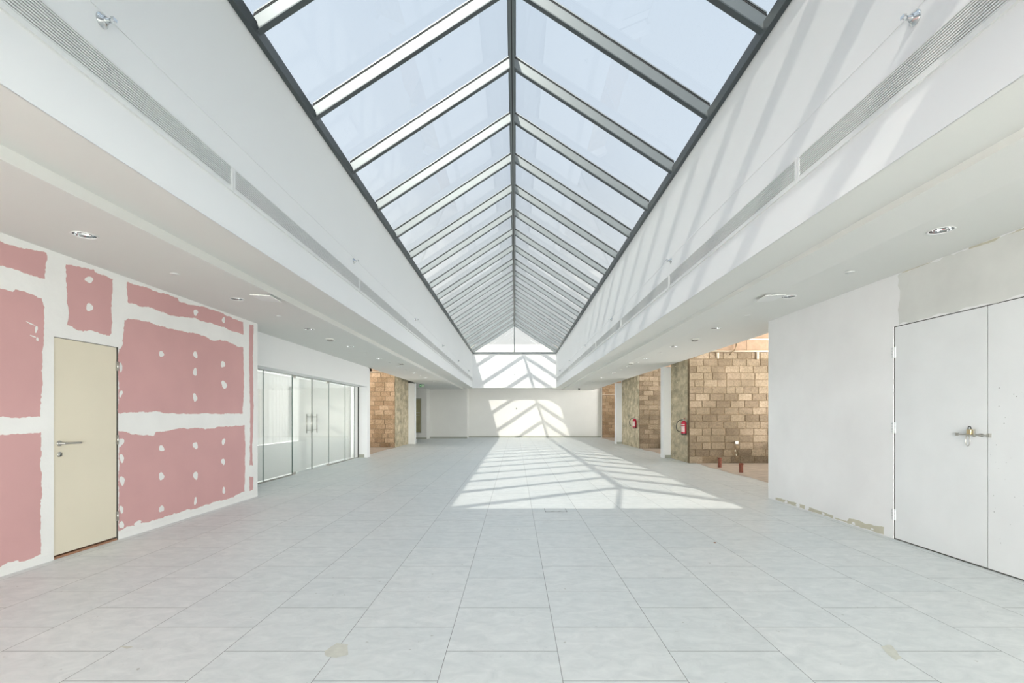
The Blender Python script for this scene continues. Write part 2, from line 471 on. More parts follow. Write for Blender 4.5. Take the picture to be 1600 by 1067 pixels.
# ------------------------------------------------------------------ ceiling
DL = [(-3.70, y) for y in (1.95, 4.24, 6.57, 8.85, 11.1, 13.4, 15.7, 18.0, 20.3, 22.6, 24.9)]
DR = [(3.565, y) for y in (1.85, 4.13, 6.43, 8.76, 11.1, 13.4, 15.7, 18.0, 20.3, 22.6, 24.9)]
HOLE = 0.086
def holed(mb, x0, x1, y0, y1, z, holes, mat, cell=.15):
    """ceiling sheet with round holes"""
    hx = holes[0][0]
    for a, c in ((x0, hx - cell), (hx + cell, x1)):
        mb.poly([(a, y0, z), (c, y0, z), (c, y1, z), (a, y1, z)], mat)
    yy = y0
    for _, y in holes:
        mb.poly([(hx - cell, yy, z), (hx + cell, yy, z), (hx + cell, y - cell, z), (hx - cell, y - cell, z)], mat)
        n = 32; circ = []; sq = []
        for k in range(n):
            t = 2 * math.pi * (k + .5) / n
            cx, sy = math.cos(t), math.sin(t); s = cell / max(abs(cx), abs(sy))
            circ.append((hx + HOLE * cx, y + HOLE * sy, z)); sq.append((hx + s * cx, y + s * sy, z))
        for k in range(n):
            k2 = (k + 1) % n
            mb.poly([circ[k], sq[k], sq[k2], circ[k2]], mat)
        for cx, cy in ((1,1),(-1,1),(-1,-1),(1,-1)):
            c = (hx + cx*cell, y + cy*cell, z)
            best = sorted(range(n), key=lambda k: (sq[k][0]-c[0])**2 + (sq[k][1]-c[1])**2)[:2]
            mb.poly([sq[best[0]], c, sq[best[1]]], mat)
        yy = y + cell
    mb.poly([(hx - cell, yy, z), (hx + cell, yy, z), (hx + cell, y1, z), (hx - cell, y1, z)], mat)

b = MB(); W = M['ceil']
# left: inner soffit, riser, outer sheet, drop behind
b.poly([(XL, REAR, ZI), (XL, YB, ZI), (-3.122, YB, ZI), (-3.122, REAR, ZI)], W)
b.poly([(-3.122, REAR, ZI), (-3.122, YB, ZI), (-3.112, YB, ZO), (-3.112, REAR, ZO)], W)
holed(b, -4.76, -3.112, REAR, YB, ZO, DL, W)
b.poly([(-4.76, 16.3, ZO), (-4.76, YB, ZO), (-4.76, YB, RT), (-4.76, 16.3, RT)], W)
# the ceiling carries on over the far left lobby
b.poly([(-4.76, 23.9, ZO + .002), (-4.76, YB, ZO + .002), (-7.2, YB, ZO + .002), (-7.2, 23.9, ZO + .002)], W)
# right
b.poly([(XR, REAR, ZI), (XR, YB, ZI), (2.905, YB, ZI), (2.905, REAR, ZI)], W)
b.poly([(2.905, REAR, ZI), (2.905, YB, ZI), (2.905, YB, ZI - .055), (2.905, REAR, ZI - .055)], W)
b.poly([(2.905, REAR, ZI - .055), (2.905, YB, ZI - .055), (3.30, YB, ZO), (3.30, REAR, ZO)], W)
holed(b, 3.30, 4.76, REAR, YB, ZO, DR, W)
b.poly([(4.76, 8.1, ZO), (4.76, YB, ZO), (4.76, YB, RT), (4.76, 8.1, RT)], W)
# middle strips before and behind the shaft
b.poly([(XL, REAR, ZI), (XR, REAR, ZI), (XR, YN, ZI), (XL, YN, ZI)], W)
b.poly([(XL, YF, ZI), (XR, YF, ZI), (XR, YB, ZI), (XL, YB, ZI)], W)
b.box(-4.76, XL - .26, REAR, YB, ZO + .22, ZO + .28, W)
b.box(XR + .26, 4.76, REAR, YB, ZO + .22, ZO + .28, W)
S(b, 'ceiling')

# roof slab round the opening
b = MB(); R = M['roof']
b.box(-9.2, XL - .25, REAR - .3, 34.2, RT, ZE - .02, R)
b.box(XR + .25, 9.2, REAR - .3, 34.2, RT, ZE - .02, R)
b.box(XL - .25, XR + .25, REAR - .3, YN - .25, RT, ZE - .02, R)
b.box(XL - .25, XR + .25, YF + .25, 34.2, RT, ZE - .02, R)
tag(S(b, 'trim_5'), 'pale roof slab around the skylight opening')
b = MB(); b.box(-9.2, 9.2, 33.2, 33.5, ZE - .02, 6.05, M['parapet']); b.box(-9.25, 9.25, 33.15, 33.55, 6.05, 6.12, M['parapet'])
tag(S(b, 'trim_6'), 'cream parapet seen through the far gable of the skylight')

# unseen walls added beside and behind the roof to block low horizon haze
for k_, (nm, x0, x1, y0, y1, lab) in enumerate((('haze_blocker_left', -9.5, -9.2, REAR - .3, 33.5, 'pale wall added left of the skylight to block low haze'),
        ('haze_blocker_right', 9.2, 9.5, REAR - .3, 33.5, 'pale wall added right of the skylight to block low haze'),
        ('haze_blocker_rear', -9.2, 9.2, REAR - .6, REAR - .3, 'pale wall added behind the near end of the skylight to block low haze'))):
    b = MB(); b.box(x0, x1, y0, y1, RT, 7.4, M['parapet']); b.box(x0 - .03, x1 + .03, y0, y1, 7.4, 7.46, M['parapet']); tag(S(b, nm), lab)

# ------------------------------------------------------------------ skylight shaft walls with a recessed groove line
def shaft(name, face, out, label):
    g0, g1, d = H + 2.480, H + 2.497, .004
    s = 1 if out > face else -1
    m = MB()
    m.box(face, out, YN - .25, YF + .25, ZI + .004, g0, M['white'])
    m.box(face + s*d, out, YN - .25, YF + .25, g0, g1, M['white'])
    m.box(face, out, YN - .25, YF + .25, g1, ZE, M['white'])
    return tag(S(m, name), label)
shaft('wall_left_upstand', XL, XL - .25, 'white left wall of the skylight shaft, in shade')
shaft('wall_right_upstand', XR, XR + .25, 'white right wall of the skylight shaft striped by rafter shadows')
b = MB(); b.box(XL, XR, YF, YF + .25, ZI + .004, ZE, M['white']); tag(S(b, 'wall_back_upstand'), 'white far end wall of the skylight shaft')
b = MB(); b.box(XL, XR, YN - .25, YN, ZI + .004, ZE, M['white']); tag(S(b, 'wall_front_upstand'), 'white near end wall of the skylight shaft')

# ------------------------------------------------------------------ left wall: pink board under joint compound, with the cream door
DY0, DY1, DZ = 4.664, 5.418, 2.112
PINK = [
 [(3.042,2.841),(4.176,2.844),(4.337,2.839),(4.423,2.857),(4.586,2.876),(4.58,2.755),(4.574,2.629),(4.394,2.63),(4.176,2.632),(3.042,2.643)],
 [(3.042,2.367),(4.176,2.437),(4.282,2.437),(4.304,2.465),(4.452,2.456),(4.543,2.443),(4.574,2.368),(4.561,2.246),(4.561,2.128),(4.549,1.89),(4.543,1.536),(4.53,1.353),(4.377,1.348),(4.176,1.349),(3.042,1.349)],
 [(3.042,1.203),(4.176,1.2),(4.394,1.2),(4.537,1.212),(4.53,1.065),(4.543,0.77),(4.537,0.535),(4.524,0.303),(4.537,0.088),(4.423,0.08),(4.337,0.077),(4.326,0.097),(4.239,0.106),(4.176,0.081),(3.042,0.062)],
 [(4.789,2.831),(4.943,2.853),(5.109,2.876),(5.117,2.852),(5.353,2.844),(5.344,2.744),(5.327,2.602),(5.327,2.256),(5.302,2.218),(5.132,2.23),(5.055,2.237),(4.907,2.212),(4.802,2.243),(4.816,2.327),(4.795,2.478)],
 [(5.538,2.859),(6.003,2.875),(6.379,2.879),(6.403,2.843),(6.723,2.865),(7.229,2.893),(7.818,2.856),(7.91,2.873),(7.91,2.658),(7.554,2.668),(7.229,2.687),(6.657,2.677),(6.225,2.633),(5.95,2.646),(5.556,2.633)],
 [(5.502,2.428),(5.556,2.46),(5.846,2.472),(6.123,2.461),(6.465,2.472),(6.791,2.484),(7.077,2.448),(7.47,2.489),(7.728,2.447),(7.91,2.452),(7.928,1.869),(7.891,1.396),(7.229,1.384),(6.657,1.391),(6.112,1.389),(6.057,1.412),(5.698,1.395),(5.422,1.393),(5.422,2.098),(5.475,2.139),(5.493,2.284)],
 [(5.422,1.196),(5.698,1.143),(5.95,1.118),(5.981,1.163),(6.283,1.186),(6.791,1.198),(6.931,1.167),(7.308,1.194),(7.947,1.21),(7.966,0.838),(7.947,0.138),(7.692,0.128),(7.64,0.097),(7.229,0.109),(6.791,0.097),(6.527,0.112),(6.465,0.107),(6.225,0.105),(5.95,0.092),(5.796,0.102),(5.556,0.111),(5.422,0.096)],
 [(8.09,2.855),(8.219,2.879),(8.199,2.311),(8.219,1.461),(8.179,0.824),(8.199,0.536),(8.1,0.546),(8.12,1.46),(8.081,2.298)],
 [(8.09,0.358),(8.219,0.352),(8.199,0.131),(8.1,0.125)],
]
DABS = [(5.047,2.753,.054,.029),(5.051,2.472,.038,.046),(6.73,2.77,.047,.044),(7.372,2.79,.049,.043),(6.079,2.122,.05,.032),(6.723,2.193,.041,.052),(6.716,1.957,.048,.048),(6.716,1.609,.048,.052),(7.356,2.128,.052,.057),(7.388,1.825,.074,.053),(5.453,1.895,.022,.05),(5.453,1.605,.022,.042),(5.457,1.068,.036,.05),(5.466,.89,.031,.046),(5.47,.641,.036,.05),(5.462,.324,.026,.043),(5.462,.154,.031,.05),(6.079,.959,.055,.032),(6.079,.616,.05,.043),(6.079,.214,.04,.047),(6.723,.955,.052,.052),(6.73,.544,.045,.061),(6.723,.197,.035,.052),(7.372,.973,.044,.048),(7.364,.677,.044,.053),(7.38,.245,.032,.062),(5.698,.124,.058,.022),(7.388,.071,.099,.019)]
SCR = [(4.44,2.19,.045,.006),(4.49,2.15,.012,.035),(4.46,2.08,.03,.006),(4.50,2.06,.01,.02)]
b = MB(); J = M['joint']
b.box(WL - .15, WL, REAR, DY0, 0, RT, J)
b.box(WL - .15, WL, DY1, 8.345, 0, RT, J)
b.box(WL - .15, WL, DY0, DY1, DZ, RT, J)
for i, p in enumerate(PINK):
    b.poly([(WL + .0012, y, z) for y, z in ragged(p, .010, .018, i + 1)], M['pink'])
# more board of the same kind in the stretch behind the photographer
for (y0, y1) in ((-4.2, -1.6), (-1.3, 0.6), (0.9, 2.75)):
    for (z0, z1) in ((.10, 1.2), (1.35, 2.43), (2.64, 2.85)):
        b.poly([(WL + .0012, y, z) for y, z in ragged([(y0,z0),(y1,z0),(y1,z1),(y0,z1)], .01, .06, int(y0*7)+int(z0*10))], M['pink'])
for i, (y, z, a, c) in enumerate(DABS + SCR):
    b.poly([(WL + .0024, yy, zz) for yy, zz in blob(y, z, a, c, i + 20)], J)
# skirting-height white strip
b.box(WL, WL + .004, REAR, DY0 - .01, 0, .062, J)
b.box(WL, WL + .004, DY1 + .02, 8.345, 0, .062, J)
tag(S(b, 'wall_left'), 'pink gypsum board wall with white filled joints and screw dabs')
b = MB(); b.box(-9.0, WL - .15, 8.2, 8.345, 0, RT, M['white']); b.box(WL - .15, WL, 8.345, 8.35, 0, RT, M['white'])
tag(S(b, 'wall_left_return'), 'white return wall at the end of the pink board wall')

# cream door
d = empty('door_1', (WL, (DY0 + DY1) / 2, 0), 'cream painted single door in the pink board wall', 'door', kind='structure')
def child(mb, name, par, bevel=0, label=None):
    """geometry given in world space, parented to an empty that is only translated"""
    l = Vector(par.location); q = par.parent
    while q: l += Vector(q.location); q = q.parent
    mb.v = [tuple(Vector(v) - l) for v in mb.v]
    o = mb.build(name, par, bevel)
    if label: o['label'] = label
    return o
m = MB(); m.box(WL - .05, WL - .006, DY0 + .004, DY1 - .014, .035, DZ - .006, M['cream'])
leaf = child(m, 'leaf', d, .002)
m = MB(); m.box(WL - .14, WL - .06, DY0, DY1, 0, DZ, M['dark']); child(m, 'frame', d)  # dark backing box painted as the shade behind the leaf gaps
m = MB(); m.box(WL - .055, WL - .0005, DY1 - .0125, DY1, .0, DZ, M['grime_and_shade']); m.box(WL - .055, WL - .010, DY0, DY1, DZ - .008, DZ, M['grime_and_shade'])  # dark strips set in the gap in place of its shade
child(m, 'gap_shade', d, label='dark strips painted as the shade in the gap around the leaf')
m = MB(); m.box(WL - .055, WL - .002, DY0, DY1, 0, .02, M['rust']); child(m, 'threshold', d, label='rusty red threshold strip')
hz = 1.097; hy = 4.722
m = MB()
m.lathe([(0, .0), (.026, .0), (.026, .008), (.022, .011), (.012, .012), (.011, .045), (0, .046)], (WL - .006, hy, hz), (1,0,0), M['steel'])
m.tube([(WL + .035, hy, hz), (WL + .042, hy + .015, hz), (WL + .045, hy + .05, hz), (WL + .045, hy + .175, hz - .002), (WL + .043, hy + .185, hz - .002)], .010, M['steel'], 12)
child(m, 'handle', d, label='steel lever handle')
m = MB()
m.lathe([(0, 0), (.025, 0), (.025, .008), (.021, .011), (.010, .0112), (.009, .0135), (0, .0135)], (WL - .006, hy + .002, .992), (1,0,0), M['steel'])
m.box(WL + .004, WL + .0085, hy + .000, hy + .004, .975, .995, M['grime_and_shade'])
child(m, 'lock_rose', d, label='round steel keyhole rose')
for z in (1.905, 1.10, .26):
    m = MB(); m.tube([(WL + .003, DY1 - .004, z - .05), (WL + .003, DY1 - .004, z + .05)], .007, M['steel'], 10)
    m.box(WL - .004, WL + .001, DY1 - .03, DY1 - .004, z - .05, z + .05, M['steel'])
    child(m, 'hinge', d)

# ------------------------------------------------------------------ right wall with the white double door
RY0, RYM, RY1, RZ = 3.27, 4.372, 5.458, 2.345
b = MB(); P = M['plaster']
b.box(WR, WR + .2, REAR, RY0, 0, RT, P)
b.box(WR, WR + .2, RY1, 8.158, 0, RT, P)
b.box(WR, WR + .2, RY0, RY1, RZ, RT, P)
# grey skim patch over the doors
b.poly([(WR - .0012, y, z) for y, z in ragged([(1.0,RZ+.01),(5.38,RZ+.01),(5.40,2.52),(5.36,2.72),(5.40,2.90),(1.0,2.91)], .02, .05, 5)], M['skim'])
# bare band where the skirting was pulled off
b.poly([(WR - .0014, y, z) for y, z in ragged([(7.93,.012),(7.93,.052),(7.5,.058),(7.1,.062),(6.75,.05),(6.5,.046),(6.42,.03),(6.22,.03),(6.18,.075),(6.0,.085),(5.9,.072),(5.72,.085),(5.60,.10),(5.60,.012)], .006, .025, 9)], M['raw'])
for i, (y, z, a, c) in enumerate([(7.62,.03,.04,.03),(7.3,.035,.05,.03),(7.08,.04,.05,.035),(6.7,.03,.035,.014),(6.47,.03,.03,.016),(6.1,.03,.035,.016),(5.78,.035,.02,.014)]):
    b.poly([(WR - .0024, yy, zz) for yy, zz in blob(y, z, a, c, i + 90)], P)
# torn paper line at the top of the wall
b.poly([(WR - .0026, y, z) for y, z in ragged([(4.55,ZO-.004),(4.55,ZO-.018),(4.3,ZO-.03),(4.25,ZO-.006)], .003, .03, 2)], M['raw'])
b.poly([(WR - .0026, y, z) for y, z in ragged([(4.18,ZO-.02),(3.6,ZO-.045),(3.6,ZO-.02),(4.1,ZO-.004)], .003, .03, 3)], M['raw'])
b.poly([(WR - .0026, y, z) for y, z in ragged([(5.33,ZO-.004),(5.33,ZO-.012),(4.95,ZO-.012),(4.95,ZO-.004)], .002, .03, 4)], M['raw'])
tag(S(b, 'wall_right'), 'patchy white plastered wall around the double door')
b = MB(); b.box(WR + .2, 9.0, 7.96, 8.158, 0, RT, M['white']); tag(S(b, 'wall_right_return'), 'white return wall hidden beside the nearest block bay')

d = empty('door_2', (WR, RYM, 0), 'white double door with a padlocked bolt in the right wall', 'door', kind='structure')
m = MB(); m.box(WR + .06, WR + .15, RY0, RY1, 0, RZ, M['dark']); child(m, 'frame', d)  # dark backing box, painted shade behind both leaves
m = MB()
m.box(WR + .006, WR + .055, RY1 - .013, RY1, .0, RZ, M['grime_and_shade']); m.box(WR + .006, WR + .055, RY0, RY1, RZ - .012, RZ, M['grime_and_shade'])
m.box(WR + .010, WR + .055, RYM - .001, RYM + .006, .0, RZ, M['grime_and_shade']); m.box(WR + .006, WR + .055, RY0, RY1, 0, .014, M['grime_and_shade'])  # dark strips fill the leaf gaps as painted shade
child(m, 'gap_shade', d, label='dark strips painted as the shade in the gaps around the leaves')
m = MB(); m.box(WR + .004, WR + .05, RYM + .007, RY1 - .012, .012, RZ - .008, M['doorwhite']); child(m, 'leaf', d, .002)
m = MB(); m.box(WR + .002, WR + .05, RY0 + .01, RYM - .003, .012, RZ - .008, M['doorwhite'])
rnd = random.Random(4)
for k in range(26):                                  # chips and scuffs on the second leaf
    y = RYM - .01 - abs(rnd.gauss(0, .22)); z = .2 + rnd.random() * 1.5
    if y < RY0 + .05: continue
    r = .001 + rnd.random() * .0025
    m.poly([(WR + .0012, yy, zz) for yy, zz in blob(y, z, r, r * 1.3, k, 8)], M['grime_and_shade'])
child(m, 'leaf', d, 0)
for z in (2.06, 1.23, .27):
    m = MB(); m.tube([(WR - .004, RY1 - .002, z - .06), (WR - .004, RY1 - .002, z + .06)], .008, M['doorwhite'], 10)
    for kz in (-.045, -.015, .015, .045):
        m.lathe([(0, 0), (.004, 0), (.003, .002), (0, .002)], (WR - .0005, RY1 + .018, z + kz), (-1,0,0), M['grime_and_shade'], 8)
    m.box(WR - .002, WR + .004, RY1 - .03, RY1 + .03, z - .06, z + .06, M['doorwhite'])
    child(m, 'hinge', d)
# slide bolt
bz = 1.188
m = MB()
m.box(WR - .006, WR + .005, RYM + .06, RYM + .30, bz - .016, bz + .016, M['doorwhite'])
m.tube([(WR - .014, RYM - .03, bz), (WR - .014, RYM + .30, bz)], .006, M['steel'], 10)
for y in (RYM + .045, RYM + .17, RYM + .28):
    m.box(WR - .022, WR + .004, y, y + .018, bz - .014, bz + .014, M['steel'])
m.box(WR - .02, WR + .004, RYM - .035, RYM - .012, bz - .018, bz + .018, M['steel'])
m.box(WR - .026, WR - .012, RYM + .10, RYM + .112, bz - .02, bz + .05, M['steel'])
child(m, 'slide_bolt', d, label='steel slide bolt across the leaves')
# padlock (hangs from the bolt)
m = MB()
py, pz = RYM + .142, bz + .016
m.box(WR - .040, WR - .018, py - .022, py + .022, pz - .012, pz + .035, M['brass'])
pad = empty('padlock', (WR - .03, py, pz), 'small brass padlock on the slide bolt of the white double door', 'padlock')
child(m, 'body', pad, .004)
m = MB()
m.tube([(WR - .029, py - .014, pz + .033)] + [(WR - .029, py - .014 * math.cos(t), pz + .045 + .016 * math.sin(t)) for t in [math.pi*k/8 for k in range(9)]] + [(WR - .029, py + .014, pz + .033)], .004, M['black'], 8)
child(m, 'shackle', pad, label='dark shackle')
# loop of wire below the bolt
m = MB()
m.tube([(WR - .02, py + .028 + .022 * math.sin(t), bz - .055 + .05 * math.cos(t)) for t in [2*math.pi*k/20 for k in range(21)]], .0035, M['steel'], 8)
tag(m.build('wire_loop'), 'thin metal ring hanging below the bolt of the white double door', 'ring')

# ------------------------------------------------------------------ block walls
def block_wall(name, x0, x1, y, z0, z1, mat, seed, label, holes=(), facing=-1):
    """wall of individual blocks in a raked mortar bed, facing the camera (-Y)"""
    rnd = random.Random(seed); m = MB()
    m.box(x0, x1, y, y + .15, z0, z1, M['mortar'])
    bw, bh, g = .405, .1985, .012
    row = 0; z = z0
    while z < z1 - .02:
        zt = min(z + bh, z1)
        x = x0 - (row % 2) * bw * .5 - rnd.random() * .06
        while x < x1:
            w = bw * (1 if rnd.random() > .12 else .62)
            a, c = max(x + g * (.4 + rnd.random()*.9), x0), min(x + w - g * (.4 + rnd.random()*.9), x1)
            skip = any(a < hx < c and z < hz_ < zt for hx, hz_ in holes)
            if c - a > .03 and not skip:
                zz0, zz1 = z + g * (.3 + rnd.random()*.7), zt - g * (.3 + rnd.random()*.7)
                dpt = .006 + rnd.random() * .009
                j = lambda: (rnd.random() - .5) * .010
                # front face as an uneven outline, bevelled back to the bed
                n = 12; out = []
                for k in range(n):
                    s = k / n * 4; e = int(s); t = s - e
                    px = [a + (c-a)*t, c, c - (c-a)*t, a][e]; pz = [zz0, zz0 + (zz1-zz0)*t, zz1, zz1 - (zz1-zz0)*t][e]
                    out.append((px + j()*.6, pz + j()*.6))
                cxm, czm = (a + c)/2, (zz0 + zz1)/2
                front = [(cxm + (px-cxm)*.97, y - dpt, czm + (pz-czm)*.95) for px, pz in out]
                back = [(px, y + .001, pz) for px, pz in out]
                vs = front + back
                m.add(vs, [tuple(range(n))] + [(k, (k+1) % n, n + (k+1) % n, n + k) for k in range(n)], mat)
            x += w
        z = zt; row += 1
    return m, tag(S(m, name), label)

BE = .0
_, bw1 = block_wall('wall_block_right_near', 4.98, 8.98, 14.1, 0, H + 1.80, M['block'], 11,
    'sand coloured concrete block wall of the nearest right bay', holes=((5.55, .1), (6.42, .1)))
block_wall('wall_block_right_middle', 5.13, 8.98, 20.4, 0, H + 1.92, M['block'], 12, 'concrete block wall of the middle right bay')
block_wall('wall_block_right_far', 5.34, 8.98, 30.2, 0, H + 1.9, M['block_red'], 13, 'reddish block wall of the farthest right bay')
block_wall('wall_block_left', -8.98, -5.12, 21.0, 0, H + 1.82, M['block_red'], 14, 'reddish concrete block wall of the left bay')

def lintel(name, x0, x1, y, z0, seams, label):
    m = MB(); g = .008; xs = [x0] + seams + [x1]
    for a, c in zip(xs, xs[1:]):
        m.box(a + g/2, c - g/2, y - .02, y + .15, z0 + .02, RT, M['beam'])
    m.box(x0, x1, y, y + .15, z0, RT, M['mortar'])
    tag(S(m, name), label)
lintel('trim_7', 4.98, 8.98, 14.1, H + 1.80, [6.6, 8.0], 'sandy concrete lintel over the nearest right block wall')
lintel('trim_8', 5.13, 8.98, 20.4, H + 1.92, [6.2, 7.6], 'sandy concrete lintel over the middle right block wall')
lintel('trim_9', 5.34, 8.98, 30.2, H + 1.9, [7.0], 'sandy concrete lintel over the farthest right block wall')
lintel('trim_10', -8.98, -5.12, 21.0, H + 1.82, [-6.1, -7.4], 'sandy concrete lintel over the left block wall')

def conduit(pts, r, label, name='conduit'):
    m = MB(); m.tube(pts, r, M['conduit'], 10)
    return tag(m.build(name), label, 'pipe')
conduit([(4.98, 14.055, H + 1.83), (8.97, 14.055, H + 1.83)], .022, 'lower pale conduit running across the nearest right block wall')
conduit([(4.98, 14.055, H + 2.17), (8.97, 14.055, H + 2.17)], .022, 'upper pale conduit running across the nearest right block wall')
m = MB(); m.tube([(6.27, 13.99, 4.3), (6.27, 13.99, H + 1.98), (6.24, 13.99, H + 1.88), (6.16, 13.99, H + 1.80), (6.08, 14.0, H + 1.72)], .018, M['mortar'], 10)
tag(m.build('drain_pipe'), 'dark vertical pipe bending left below the upper ceiling edge of the nearest right bay', 'pipe')
for x, z0, z1, lab in ((5.77, H + 1.62, H + 1.79, 'short pale pipe stub below the conduit, left of the bent pipe'),
                       (6.90, H + 1.60, H + 1.80, 'short pale pipe stub below the conduit, right of the bent pipe')):
    m = MB(); m.tube([(x, 14.06, z0), (x, 14.06, z1)], .032, M['conduit'], 10)
    tag(m.build('pipe_stub'), lab, 'pipe', 'pipe stubs hanging below the conduit')
conduit([(5.13, 20.36, H + 1.95), (8.97, 20.36, H + 1.95)], .022, 'pale conduit across the middle right block wall')
conduit([(5.34, 30.16, H + 1.27), (8.97, 30.16, H + 1.27)], .02, 'pale conduit across the farthest right block wall')
conduit([(-8.97, 20.955, H + 1.85), (-5.14, 20.955, H + 1.85)], .022, 'pale conduit across the left block wall')

# chase with socket box
m = MB()
m.poly([(x, 14.08, z) for x, z in ragged([(6.22,.56),(6.38,.56),(6.37,.40),(6.33,.30),(6.38,.20),(6.34,.03),(6.24,.03),(6.27,.18),(6.18,.32),(6.22,.44)], .02, .04, 7)], M['mortar'])
m.poly([(x, 14.079, z) for x, z in blob(6.28, .36, .02, .035, 3)] , M['raw'])
m.poly([(x, 14.079, z) for x, z in blob(6.31, .24, .018, .03, 5)] , M['raw'])
tag(m.build('wall_chase'), 'rough chase cut in the block wall under the white socket', 'wall chase')
m = MB(); m.box(6.26, 6.35, 14.035, 14.078, .55, .635, M['plastic'])
tag(m.build('socket_box', bevel=.004), 'white square socket box on the nearest right block wall', 'socket')

for (x, y, h_, lab) in ((5.365, 12.94, .255, 'reddish rusty pipe stub rising from the screed, nearer the fire extinguisher'),
                        (5.385, 11.76, .225, 'reddish rusty pipe stub rising from the screed, nearer the camera')):
    m = MB()
    m.lathe([(.046, 0), (.046, h_), (.036, h_), (.036, .02), (0, .02)], (x, y, .003), (0,0,1), M['pipe'], 24)
    m.lathe([(.047, h_ - .035), (.052, h_ - .035), (.052, h_ - .012), (.047, h_ - .012)], (x, y, .003), (0,0,1), M['pipe'], 24)
    tag(m.build('pipe_stub'), lab, 'pipe', 'pipe stubs in the bay floor')

# concrete columns
def column(name, x0, x1, y0, y1, label, seed):
    m = MB(); s = 1 if x1 > x0 else -1; rnd = random.Random(seed)
    ny, nz = 14, 36; vs = []; fs = []
    for j in range(nz + 1):
        for i in range(ny + 1):
            y = y0 + (y1 - y0) * i / ny; z = RT * j / nz
            dx = noise.noise(Vector((y * 5, z * 5, seed))) * .008 + noise.noise(Vector((y * 17, z * 17, seed))) * .004
            vs.append((x0 + dx, y, z))
    for j in range(nz):
        for i in range(ny):
            a = j * (ny + 1) + i; fs.append((a, a + 1, a + ny + 2, a + ny + 1))
    m.add(vs, fs, M['concrete'], True)
    m.box(x0 + s * .012, x1, y0 - .0, y1, 0, RT, M['concrete'])
    return tag(S(m, name), label)
column('wall_column_right_near', 4.985, 5.45, 14.103, 15.8, 'bare stained concrete column carrying the nearer fire extinguisher', 1)
column('wall_column_right_far', 5.122, 5.6, 20.403, 23.65, 'bare stained concrete column carrying the farther fire extinguisher', 2)
column('wall_column_left', -5.112, -5.6, 21.003, 23.6, 'bare stained concrete column at the left bay', 3)

# white piers with grey skirting
def pier(name, x0, x1, y0, y1, outer, label, sk0=None, sk1=None):
    m = MB(); m.box(x0, x1, y0, y1, 0, ZO, M['white'])
    lo, hi = (x1, outer) if outer > 0 else (outer, x0)
    m.box(lo, hi, y0 + .02, y1, 0, RT, M['white'])
    tag(S(m, name), label)
    if sk0 is not None:
        m = MB(); m.box(sk0, sk1, y0 - .012, y0, 0, .098, M['skirt'])
        tag(S(m, 'baseboard_' + name[5:]), 'grey green skirting at the foot of the ' + label.split(',')[0])
pier('wall_pier_right_near', 4.745, 5.08, 15.8, 16.1, 9.0, 'nearer white pier on the right', 4.80, 5.08)
pier('wall_pier_right_far', 4.83, 5.14, 23.65, 23.95, 9.0, 'farther white pier on the right', 4.87, 5.14)
pier('wall_pier_left_near', -5.1, -4.80, 16.02, 16.3, -9.0, 'white pier at the end of the glass shopfront', -5.1, -4.90)
pier('wall_pier_left_far', -5.13, -4.80, 23.6, 23.9, -9.0, 'white pier before the exit sign on the left', None)
# outer walls of the bays, with unseen openings added to let fill light in
def outer(name, x0, x1, y0, y1, ops, label):
    m = MB(); y = y0
    for a, c in ops:
        m.box(x0, x1, y, a, 0, RT, M['mortar']); m.box(x0, x1, a, c, 0, .5, M['mortar']); m.box(x0, x1, a, c, 4.3, RT, M['mortar']); y = c
    m.box(x0, x1, y, y1, 0, RT, M['mortar']); tag(S(m, name), label)
outer('wall_right_outer', 9.0, 9.2, 8.0, 31.2, [(8.5, 13.8), (16.4, 20.1), (24.2, 27.0)], 'rough outer wall of the right bays with openings added for fill light')
outer('wall_left_outer', -9.2, -9.0, 8.2, 31.2, [(8.8, 15.8), (16.6, 20.7)], 'rough outer wall of the left bays with openings added for fill light')

# ------------------------------------------------------------------ far end
G = M['backwall']
b = MB(); b.box(-2.87, 5.34, YB, YB + .2, 0, RT, G); tag(S(b, 'wall_back'), 'warm grey back wall striped by sunlight')
b = MB(); b.box(-5.1, -2.87, 29.5, YB + .2, 0, ZI, G); tag(S(b, 'wall_back_left'), 'warm grey wall stepping forward left of the back wall')
b = MB(); b.box(-7.2, -5.1, 28.4, YB + .2, 0, RT, G); b.box(-7.4, -7.2, 23.9, 24.3, 0, RT, G); b.box(-7.4, -7.2, 27.6, YB + .2, 0, RT, G); b.box(-7.4, -7.2, 24.3, 27.6, 2.4, RT, G)
tag(S(b, 'wall_lobby_left'), 'grey wall of the far left lobby beside the exit sign')
def base(name, x0, x1, y, label):
    m = MB(); m.box(x0, x1, y - .014, y, 0, .095, M['skirt']); tag(S(m, name), label)
base('baseboard_back', -2.87, 5.30, YB, 'grey green skirting along the back wall')
base('baseboard_back_left', -5.1, -2.87, 29.5, 'grey green skirting along the stepped wall')
base('baseboard_lobby', -7.2, -5.1, 28.4, 'grey green skirting in the far left lobby')

# olive panel in the lobby wall
pn = empty('framed_panel', (-5.6, 28.4, .4), 'tall olive framed panel on the far left lobby wall under the exit sign', 'panel')
m = MB(); m.box(-6.3, -5.43, 28.365, 28.4, .40, 2.31, M['olive']); child(m, 'panel_board', pn)
m = MB()
for a in ((-6.34, -6.30, .36, 2.35), (-5.44, -5.40, .36, 2.35)):
    m.box(a[0], a[1], 28.34, 28.4, a[2], a[3], M['skirt'])
m.box(-6.34, -5.40, 28.34, 28.4, .36, .41, M['skirt']); m.box(-6.34, -5.40, 28.34, 28.4, 2.30, 2.35, M['skirt'])
child(m, 'panel_frame', pn, label='dark grey frame')
for z in (1.50, 1.36):
    m = MB(); m.box(-6.2, -5.5, 28.33, 28.366, z, z + .035, M['steel']); child(m, 'push_bar', pn)

